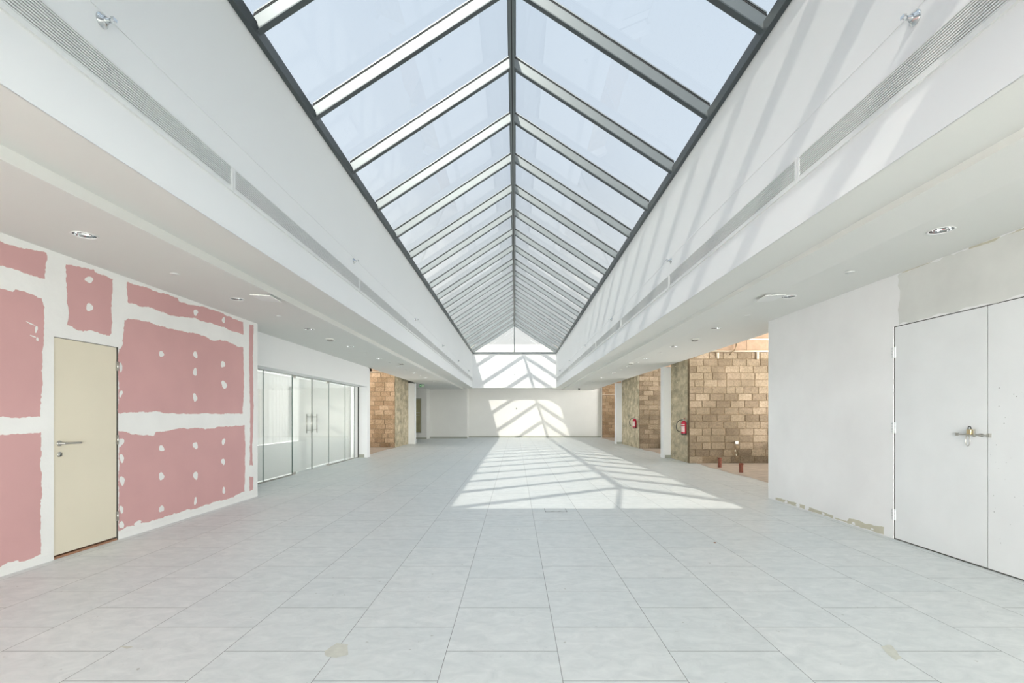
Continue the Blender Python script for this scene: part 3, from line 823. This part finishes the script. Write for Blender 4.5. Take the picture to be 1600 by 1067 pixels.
# exit sign
ex = empty('exit_sign', (-4.60, 24.3, ZO), 'small green exit sign hanging from the left ceiling near the far end', 'sign')
m = MB(); m.box(-4.715, -4.485, 24.28, 24.32, ZO - .165, ZO - .012, M['green']); child(m, 'sign_box', ex, .003)
m = MB()
yy = 24.277
m.poly([(-4.70, yy, ZO-.088), (-4.672, yy, ZO-.055), (-4.672, yy, ZO-.075), (-4.640, yy, ZO-.075), (-4.640, yy, ZO-.101), (-4.672, yy, ZO-.101), (-4.672, yy, ZO-.121)], M['exitpale'])
m.box(-4.610, -4.505, yy, yy + .003, ZO - .150, ZO - .028, M['exitpale'])
# running figure beside the doorway
m.lathe([(0, 0), (.009, 0), (.009, .002), (0, .002)], (-4.565, yy - .001, ZO - .046), (0,-1,0), M['green'], 12)
m.tube([(-4.566, yy - .001, ZO-.060), (-4.562, yy - .001, ZO-.095)], .007, M['green'], 6)
m.tube([(-4.562, yy - .001, ZO-.095), (-4.580, yy - .001, ZO-.112), (-4.578, yy - .001, ZO-.138)], .005, M['green'], 6)
m.tube([(-4.562, yy - .001, ZO-.095), (-4.545, yy - .001, ZO-.115), (-4.528, yy - .001, ZO-.118)], .005, M['green'], 6)
m.tube([(-4.585, yy - .001, ZO-.085), (-4.566, yy - .001, ZO-.064), (-4.545, yy - .001, ZO-.078)], .004, M['green'], 6)
child(m, 'pictogram', ex, label='pale green arrow and doorway')
m = MB(); m.box(-4.62, -4.58, 24.285, 24.315, ZO - .013, ZO, M['plastic']); child(m, 'mount', ex)

# ------------------------------------------------------------------ left glass shopfront
GX = -5.10; GZ = H + .928
b = MB(); b.box(-4.75, -5.35, 8.35, 16.02, GZ, RT, M['white']); tag(S(b, 'wall_bulkhead_left'), 'white bulkhead above the glass shopfront')
b = MB(); b.box(-4.87, -4.80, 15.93, 16.3, 0, .02, M['skirt'])
sf = empty('window_3', (GX, 8.35, 0), 'frameless glass shopfront in the left wall', 'shopfront', kind='structure')
for (y0, y1) in ((8.36, 9.985), (9.995, 11.275), (13.515, 14.79), (14.80, 15.62)):
    m = MB(); m.box(GX - .006, GX + .006, y0, y1, .025, GZ - .004, M['sglass']); gp = child(m, 'glass_pane', sf)
    m = MB(); m.box(GX - .0065, GX + .0065, y1 - .004, y1 + .004, .025, GZ - .004, M['glassedge']); child(m, 'pane_edge', sf)
m = MB(); m.box(GX - .012, GX + .012, 8.35, 11.28, 0, .026, M['greyplastic']); m.box(GX - .012, GX + .012, 13.51, 16.02, 0, .026, M['greyplastic'])
m.box(GX - .012, GX + .012, 8.35, 16.02, GZ - .008, GZ, M['greyplastic'])
child(m, 'channel', sf, label='thin grey floor and head channel')
m = MB(); m.box(GX - .02, GX + .02, 15.96, 16.02, 0, GZ, M['gasket']); child(m, 'end_post', sf, label='dark end post')
m = MB(); m.box(GX - .015, GX + .005, 15.62, 15.96, .02, GZ - .01, M['grille']); child(m, 'side_panel', sf, label='opaque pale side panel')
# glass double door
gd = empty('door_3', (GX, 12.38, 0), 'frameless glass double door with steel pull handles', 'door', kind='structure')
for (y0, y1, hy_) in ((11.285, 12.372, 12.21), (12.388, 13.505, 12.55)):
    lf = empty('leaf', (0, 0, 0)); lf.parent = gd
    m = MB(); m.box(GX - .006, GX + .006, y0, y1, .012, GZ - .012, M['sglass']); child(m, 'glass_pane', lf)
    m = MB()
    for ye in (y0, y1 - .008): m.box(GX - .0065, GX + .0065, ye, ye + .008, .012, GZ - .012, M['glassedge'])
    child(m, 'pane_edge', lf)
    yo = y0 if y0 < 12 else y1
    sgn = 1 if y0 < 12 else -1
    m = MB(); m.box(GX - .015, GX + .015, yo, yo + sgn * .16, .008, .06, M['steel']); m.box(GX - .015, GX + .015, yo, yo + sgn * .16, GZ - .065, GZ - .012, M['steel'])
    child(m, 'patch_fitting', lf, .002, label='steel pivot patch')
    m = MB()
    for sx in (1, -1):
        m.tube([(GX + sx * .06, hy_, .93), (GX + sx * .06, hy_, 1.40)], .013, M['steel'], 12)
    for z in (1.0, 1.33):
        m.tube([(GX - .06, hy_, z), (GX + .06, hy_, z)], .008, M['steel'], 10)
    child(m, 'pull_handle', lf, label='vertical steel bar handle')
# white sheeting hung right behind the glass
def sheet(y0, y1, x, z0, z1, amp, seed):
    m = MB(); n = int((y1 - y0) / .02); vs = []; fs = []
    for i in range(n + 1):
        y = y0 + (y1 - y0) * i / n
        dx = amp * (math.sin(y * 38 + math.sin(y * 5 + seed) * 2) * .6 + noise.noise(Vector((y * 6, seed, 0))))
        vs += [(x + dx, y, z0), (x + dx * .8, y, z1)]
    for i in range(n): fs.append((2*i, 2*i+2, 2*i+3, 2*i+1))
    m.add(vs, fs, M['curtain'], True)
    return m
o = sheet(8.37, 12.0, GX - .16, .76, GZ - .02, .012, 1).build('curtain'); tag(o, 'white pleated curtain behind the near panes of the glass shopfront', 'curtain')
m = MB(); m.box(GX - .22, GX - .19, 12.0, 15.9, .03, GZ - .015, M['curtain']); m.box(GX - .215, GX - .185, 11.45, 11.62, .9, GZ - .25, M['skim'])
o = m.build('backing_board'); tag(o, 'plain white board behind the glass door and far panes', 'board')
m = MB(); m.box(GX - .14, GX - .10, 8.37, 12.3, .03, .75, M['curtain']); o = m.build('low_panel')
tag(o, 'low white panel behind the near panes, below the curtain', 'panel')
b = MB(); b.box(-9.0, -5.40, 8.35, 16.02, GZ + .5, GZ + .55, M['white']); tag(S(b, 'ceiling_shop'), 'ceiling of the shop behind the glass')

# ------------------------------------------------------------------ linear grilles
def grille(face, s, y0, y1):
    """s = +1: wall face looks towards +X"""
    g = empty('linear_grille', (face, (y0 + y1) / 2, H + 2.02))
    z0, z1 = H + 2.052, H + 2.222
    m = MB()
    m.box(face, face + s * .016, y0 + .004, y1 - .004, z1, z1 + .014, M['grille'])
    m.box(face, face + s * .016, y0 + .004, y1 - .004, z0 - .034, z0, M['grille'])
    m.box(face, face + s * .017, y0 + .004, y0 + .034, z0, z1, M['grille'])
    m.box(face, face + s * .017, y1 - .034, y1 - .004, z0, z1, M['grille'])
    child(m, 'frame', g)
    m = MB(); m.box(face, face + s * .002, y0 + .03, y1 - .03, z0, z1, M['slot']); child(m, 'backing', g, label='dark slot behind the slats')
    m = MB(); n = 10; p = (z1 - z0) / n
    for k in range(n):
        zc = z0 + p * (k + .5)
        m.box(face + s * .003, face + s * .013, y0 + .03, y1 - .03, zc - p * .25, zc + p * .25, M['grille'])
    child(m, 'slats', g)
    return g
ORD = ['nearest', 'second nearest', 'third nearest', 'fourth nearest', 'fifth nearest', 'sixth nearest', 'seventh nearest', 'eighth nearest',
       'ninth nearest', 'tenth nearest', 'eleventh nearest']
jl = [.86, 4.45, 8.06, 11.67, 15.28, 18.89, 22.5, 26.1, 29.55]
jr = [.72, 4.283, 7.857, 11.43, 15.0, 18.6, 22.15, 25.72, 29.3]
for i in range(8):
    tag(grille(XL, 1, jl[i], jl[i+1]), 'white linear air grille in the shaded left shaft wall, %s of its row' % ORD[i], 'air grille', 'air grilles along the left shaft wall')
for i in range(8):
    tag(grille(XR, -1, jr[i], jr[i+1]), 'white linear air grille in the sunlit right shaft wall, %s of its row' % ORD[i], 'air grille', 'air grilles along the right shaft wall')

# ------------------------------------------------------------------ sidewall sprinklers
def sprinkler(s):
    """axis along +X for s = 1; local origin on the wall"""
    g = empty('sidewall_sprinkler')
    m = MB(); m.lathe([(.043, .0), (.045, .004), (.043, .009), (.030, .016), (.022, .030), (.020, .030)], (0,0,0), (s,0,0), M['chrome'], 28); m.build('escutcheon', g)
    m = MB(); m.lathe([(.017, .0), (.017, .034), (.012, .036), (.011, .052), (0, .053)], (0,0,0), (s,0,0), M['chrome'], 18)
    for z in (-.012, .012):
        m.tube([(s*.048, 0, z), (s*.066, 0, z*1.25), (s*.082, 0, z*.35)], .0028, M['chrome'], 8)
    m.build('body', g)
    m = MB(); m.box(s*.082, s*.085, -.016, .016, -.004, .012, M['chrome']); m.box(s*.066, s*.085, -.016, .016, .012, .015, M['chrome']); m.build('deflector', g)
    return g
SY = [3.05, 7.80, 12.57, 17.3, 22.1, 26.9]
for s, face, side, rows in ((1, XL, 'left', SY), (-1, XR, 'right', [y - .02 for y in SY])):
    src = sprinkler(s)
    for i, y in enumerate(rows):
        o = src if i == 0 else copy_tree(src)
        o.location = (face, y, H + 2.44)
        tag(o, 'chrome sidewall sprinkler high on the %s shaft wall, %s of its row' % (side, ORD[i]), 'sprinkler', 'sidewall sprinklers on the %s shaft wall' % side)
m = MB(); m.lathe([(.045, 0), (.045, .004), (.02, .03), (0, .055)], (-.03, YF, H + 2.44), (0,-1,0), M['chrome'], 20)
tag(m.build('sidewall_sprinkler'), 'chrome sprinkler on the far end wall of the skylight shaft', 'sprinkler')
m = MB(); m.lathe([(0, 0), (.05, 0), (.045, .03), (0, .034)], (.08, YB, H + .42), (0,-1,0), M['greyplastic'], 20, close=False)
tag(m.build('wall_sensor'), 'tiny round grey sensor in the middle of the back wall', 'sensor')

# ------------------------------------------------------------------ recessed downlights
def downlight():
    g = empty('recessed_downlight')
    m = MB(); m.lathe([(.084, .0), (.094, -.001), (.097, -.004), (.093, -.007), (.084, -.006), (.081, .0)], (0,0,0), (0,0,1), M['grille'], 32); m.build('trim_ring', g)
    m = MB(); m.lathe([(.084, -.003), (.082, .02), (.074, .05), (.064, .075)], (0,0,0), (0,0,1), M['chrome'], 32, False)
    m.build('reflector', g)
    m = MB(); m.lathe([(.065, .075), (.065, .13), (0, .13)], (0,0,0), (0,0,1), M['dark'], 24)
    m.build('housing', g)
    m = MB(); m.lathe([(0, .085), (.012, .088), (.016, .10), (.016, .128), (0, .128)], (0,0,0), (0,0,1), M['plastic'], 18); m.build('lamp', g)
    return g
src = None
for side, rows in (('left', DL), ('right', DR)):
    for i, (x, y) in enumerate(rows):
        if src is None: src = downlight(); o = src
        else: o = copy_tree(src)
        o.location = (x, y, ZO)
        tag(o, 'round chrome recessed downlight in the %s ceiling strip, %s of its row' % (side, ORD[i]), 'downlight', 'downlights in the %s ceiling' % side)

# concealed sprinkler plates
src = None
CL = [(-3.71, 3.10), (-3.71, 5.38), (-3.68, 7.66), (-3.70, 12.2), (-3.70, 14.5), (-3.70, 16.8), (-3.70, 19.2)]
CR = [(3.60, 3.0), (3.60, 5.31), (3.59, 7.61), (3.60, 12.2), (3.60, 14.5), (3.60, 16.8)]
for side, rows in (('left', CL), ('right', CR)):
    for i, (x, y) in enumerate(rows):
        if src is None:
            m = MB()
            m.lathe([(0, 0), (.030, 0), (.030, -.006), (.047, -.006), (.047, -.010), (0, -.0115)], (0,0,0), (0,0,1), M['grille'], 28)
            src = m.build('sprinkler_plate'); o = src
        else: o = copy_tree(src)
        o.location = (x, y, ZO)
        tag(o, 'flat round white sprinkler cover plate on the %s ceiling strip, %s of its row' % (side, ORD[i]), 'sprinkler cover', 'sprinkler cover plates on the %s ceiling' % side)

# square detectors
src = None
for x, y, lab in ((-3.75, 10.0, 'small square grey detector box on the left ceiling, nearer one'),
                  (-3.38, 14.66, 'small square grey detector box on the left ceiling, farther one'),
                  (3.64, 10.0, 'small square grey detector box on the right ceiling, nearer one'),
                  (3.42, 14.6, 'small square grey detector box on the right ceiling, farther one')):
    if src is None:
        g = empty('ceiling_detector'); src = g
        m = MB(); m.box(-.07, .07, -.07, .07, -.018, 0, M['plastic']); m.build('base', g, .004)
        m = MB(); m.box(-.05, .05, -.05, .05, -.045, -.018, M['greyplastic']); m.build('cover', g, .008)
    else: g = copy_tree(src)
    g.location = (x, y, ZO); tag(g, lab, 'detector', 'square detector boxes on the ceilings')

# access panels, one corner sagging
for s, x, lab in ((-1, -3.26, 'white square access panel sagging from the left ceiling'),
                  (1, 3.33, 'white square access panel sagging from the right ceiling')):
    m = MB()
    a, c = x - .13, x + .13
    if s < 0: a, c = c, a
    m.hexa([(a,6.30,ZO-.022),(c,6.30,ZO-.012),(c,6.60,ZO-.016),(a,6.60,ZO-.040),(a,6.30,ZO-.012),(c,6.30,ZO-.001),(c,6.60,ZO-.001),(a,6.60,ZO-.030)], M['grille'])
    m.box(x - .02, x + .02, 6.31, 6.33, ZO - .02, ZO, M['greyplastic'])
    tag(m.build('access_panel'), lab, 'access panel')

# dome camera
g = empty('dome_camera', (3.65, 28.2, ZO), 'small black dome camera on the right ceiling at the far end', 'camera')
m = MB(); m.lathe([(0, 0), (.065, 0), (.065, -.03), (0, -.03)], (0,0,0), (0,0,1), M['black'], 24); m.build('base', g)
m = MB(); m.lathe([(.06, -.03)] + [(.06*math.cos(t), -.03 - .06*math.sin(t)) for t in [math.pi/2*k/8 for k in range(9)]], (0,0,0), (0,0,1), M['black'], 24); m.build('dome', g)

# ------------------------------------------------------------------ fire extinguishers
def extinguisher():
    """hung on a wall facing -X; local origin at the bottle centre foot, wall at x = +.11"""
    g = empty('fire_extinguisher')
    m = MB()
    m.lathe([(0, .0), (.060, .0), (.075, .012), (.076, .03), (.076, .33), (.070, .365), (.045, .395), (.022, .405), (.022, .42), (0, .42)], (0,0,0), (0,0,1), M['red'], 28)
    m.build('bottle', g)
    m = MB(); m.lathe([(.0762, .0), (.0775, .002), (.0775, .045), (.0762, .047)], (0,0,.002), (0,0,1), M['black'], 28); m.build('foot_ring', g)
    # printed label wraps the front
    m = MB(); seg = 12; vs = []; fs = []
    for k in range(seg + 1):
        t = math.radians(150 + 120 * k / seg)
        vs += [(.0768*math.cos(t), .0768*math.sin(t), .09), (.0768*math.cos(t), .0768*math.sin(t), .27)]
    for k in range(seg): fs.append((2*k, 2*k+2, 2*k+3, 2*k+1))
    m.add(vs, fs, M['label'], True)
    vs = []; fs = []
    for k in range(seg + 1):
        t = math.radians(150 + 120 * k / seg)
        vs += [(.0770*math.cos(t), .0770*math.sin(t), .295), (.0770*math.cos(t), .0770*math.sin(t), .312)]
    for k in range(seg): fs.append((2*k, 2*k+2, 2*k+3, 2*k+1))
    m.add(vs, fs, M['plastic'], True)
    m.build('printed_label', g)['label'] = 'pale printed label'
    m = MB(); m.lathe([(.018, .42), (.020, .425), (.020, .45), (.010, .46), (0, .46)], (0,0,0), (0,0,1), M['steel'], 16)
    m.hexa([(-.012,-.09,.452),(.012,-.09,.452),(.012,.02,.452),(-.012,.02,.452),(-.012,-.09,.460),(.012,-.09,.460),(.012,.02,.460),(-.012,.02,.460)], M['red'])
    m.hexa([(-.010,-.085,.485),(.010,-.085,.485),(.010,.01,.462),(-.010,.01,.462),(-.010,-.085,.492),(.010,-.085,.492),(.010,.01,.470),(-.010,.01,.470)], M['red'])
    m.build('valve', g)
    m = MB()
    pts = [(0, .015, .437)]
    for t in [k/14 for k in range(15)]:
        an = math.pi * t
        pts.append((-.03 - .15 * max(0, math.sin(an)) ** .8 - .045 * t, .03 + .05 * t, .437 - .34 * (1 - math.cos(an)) / 2))
    m.tube(pts, .010, M['black'], 10); m.build('hose', g)
    m = MB(); m.box(.070, .110, -.02, .02, .30, .42, M['steel']); m.box(.060, .075, -.05, .05, .375, .39, M['steel']); m.build('bracket', g)
    return g
fx = extinguisher(); fx.location = (4.88, 14.28, .80)
tag(fx, 'red fire extinguisher with a black hose on the nearer concrete column', 'fire extinguisher', 'fire extinguishers on the right columns')
f2 = copy_tree(fx); f2.location = (5.02, 20.75, .82)
tag(f2, 'red fire extinguisher with a black hose on the farther concrete column', 'fire extinguisher', 'fire extinguishers on the right columns')

# ------------------------------------------------------------------ floor hatch and tape marks
g = empty('floor_box', (.58, 7.10, 0), 'small square service hatch set in the floor at the near edge of the sunlit patch', 'floor hatch')
m = MB(); m.box(-.155, .155, -.13, .13, 0, .002, M['gasket']); m.build('surround', g)
m = MB(); m.box(-.148, .148, -.123, .123, 0, .0035, M['tile']); m.build('lid', g)
m = MB()
for x in (-.05, .05): m.box(x - .02, x + .02, -.095, -.085, .0036, .005, M['greyplastic'])
m.build('lift_slot', g)

def mark(pts, lab, seed):
    m = MB(); m.poly([(x, y, .0015) for x, y in ragged(pts, .006, .02, seed)], M['tape'])
    tag(m.build('tape_residue'), lab, 'floor mark', 'tape residue on the floor tiles')
def fp(x, y):
    Y = F * H / (y - 649.0); return ((x - 805.0) * Y / F, Y)
mark([fp(507,1018), fp(526,1005), fp(544,1007), fp(544,1023), fp(524,1028), fp(510,1026)], 'beige tape residue across a tile joint left of the picture centre', 1)
mark([fp(1377,1010), fp(1392,1008), fp(1410,1028), fp(1400,1032), fp(1386,1022)], 'beige tape residue on a tile at the lower right', 2)
mark([fp(186,1011), fp(196,1009), fp(208,1011), fp(198,1014)], 'small pale scrap of tape on a tile at the lower left', 3)
m = MB(); m.lathe([(0, .006), (.012, .005), (.014, .0)], (fp(1117,848)[0], fp(1117,848)[1], 0), (0,0,1), M['rust'], 12)
tag(m.build('debris_crumb'), 'tiny brown crumb of debris on the right part of the floor', 'debris')

# ------------------------------------------------------------------ skylight
sk = empty('window_1', (0, 0, ZE), 'long gabled glass skylight on grey metal rafters', 'skylight', kind='structure')
RX = -.05                                   # ridge line
ZR = H + 5.34                               # underside of the rafters at the ridge
ZB = H + 3.715                              # underside at the eaves
DEP = .16
RW = .07
rY = [2.025 + 1.395 * k for k in range(20)]
ys_all = [YN + .04] + rY + [YF - .03]
def loc(m):                                 # skylight parts are written in world space
    m.v = [(x, y, z - ZE) for x, y, z in m.v]; return m
def slope(x0, z0, x1, z1, y0, y1, h, mat, m, w0=0.0):
    m.hexa([(x0,y0,z0+w0),(x1,y0,z1+w0),(x1,y1,z1+w0),(x0,y1,z0+w0),(x0,y0,z0+h),(x1,y0,z1+h),(x1,y1,z1+h),(x0,y1,z0+h)], mat)
rafter_src = {}
for side, xe in (('l', XL + .02), ('r', XR - .02)):
    xr = RX - .025 if side == 'l' else RX + .025
    m = MB()
    slope(xe, ZB, xr, ZR, -RW/2, RW/2, DEP, M['alu'], m)
    slope(xe, ZB, xr, ZR, -RW/2 - .004, RW/2 + .004, DEP + .006, M['gasket'], m, DEP - .008)
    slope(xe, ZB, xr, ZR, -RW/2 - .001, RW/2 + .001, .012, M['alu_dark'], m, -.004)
    ra = loc(m).build('rafter', sk)
    m = MB(); slope(xe, ZB, xr, ZR, -.03, .03, DEP + .042, M['alu'], m, DEP + .026)
    ca = loc(m).build('glazing_cap', sk)
    for i, y in enumerate(ys_all):
        if i == 0: a, c = ra, ca
        else:
            a, c = ra.copy(), ca.copy()
            COL.objects.link(a); COL.objects.link(c); a.parent = sk; c.parent = sk
        a.location = (0, y, 0); c.location = (0, y, 0)
    for y0, y1 in zip(ys_all, ys_all[1:]):
        m = MB(); slope(xe, ZB, xr, ZR, y0 + .004, y1 - .004, DEP + .022, M['glass'], m, DEP + .010)
        loc(m).build('glass_pane', sk)
m = MB(); m.box(RX - .036, RX + .036, YN, YF, ZR - .012, ZR + DEP, M['alu'])
m.box(RX - .008, RX + .008, YN, YF, ZR - .016, ZR - .011, M['gasket'])
loc(m).build('ridge_beam', sk)
m = MB(); m.box(RX - .06, RX + .06, YN, YF, ZR + DEP + .03, ZR + DEP + .07, M['alu']); loc(m).build('ridge_cap', sk)
for x0, x1 in ((XL - .06, XL + .055), (XR - .055, XR + .06)):
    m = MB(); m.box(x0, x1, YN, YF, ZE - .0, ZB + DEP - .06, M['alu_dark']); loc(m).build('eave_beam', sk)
for y0, y1 in ((YN, YN + .07), (YF - .07, YF)):
    m = MB(); m.box(XL, XR, y0, y1, ZE, ZE + .11, M['alu'])
    m.box(RX - .035, RX + .035, y0, y1, ZE + .1, ZR + .02, M['alu'])
    loc(m).build('gable_frame', sk)
    ym = (y0 + y1) / 2
    for sx, xe in ((-1, XL + .03), (1, XR - .03)):
        m = MB(); xa = RX + sx * .035
        pts = [(xe, ZB + .02), (xe, ZE + .08), (xa, ZE + .08), (xa, ZR + .15), (xe, ZB + .15)]
        pts = [(xe, ZE + .08), (xa, ZE + .08), (xa, ZR + .12), (xe, ZB + .12)]
        m.hexa([(pts[0][0],ym-.006,pts[0][1]),(pts[1][0],ym-.006,pts[1][1]),(pts[1][0],ym+.006,pts[1][1]),(pts[0][0],ym+.006,pts[0][1]),
                (pts[3][0],ym-.006,pts[3][1]),(pts[2][0],ym-.006,pts[2][1]),(pts[2][0],ym+.006,pts[2][1]),(pts[3][0],ym+.006,pts[3][1])], M['glass'])
        loc(m).build('gable_pane', sk)

# ------------------------------------------------------------------ rear of the hall: an unseen glazed front added behind the photographer lets fill daylight in
b = MB(); WH = M['white']
b.box(WL - .15, -4.0, REAR - .2, REAR, 0, RT, WH); b.box(4.0, WR + .2, REAR - .2, REAR, 0, RT, WH)
b.box(-4.0, 4.0, REAR - .2, REAR, 2.85, RT, WH)
tag(S(b, 'wall_front'), 'white wall around the added fill glazing behind the camera')
w2 = empty('added_fill_window', (0, REAR - .1, 0), 'glazed front added behind the camera to let fill daylight in', 'window', kind='structure')
for k in range(5):
    x = -4.0 + 8.0 * k / 4
    m = MB(); m.box(x - .03, x + .03, REAR - .14, REAR - .06, 0, 2.85, M['alu']); child(m, 'mullion', w2)
for k in range(4):
    x = -4.0 + 2.0 * k
    m = MB(); m.box(x + .03, x + 1.97, REAR - .106, REAR - .094, .02, 2.84, M['sglass']); child(m, 'glass_pane', w2)
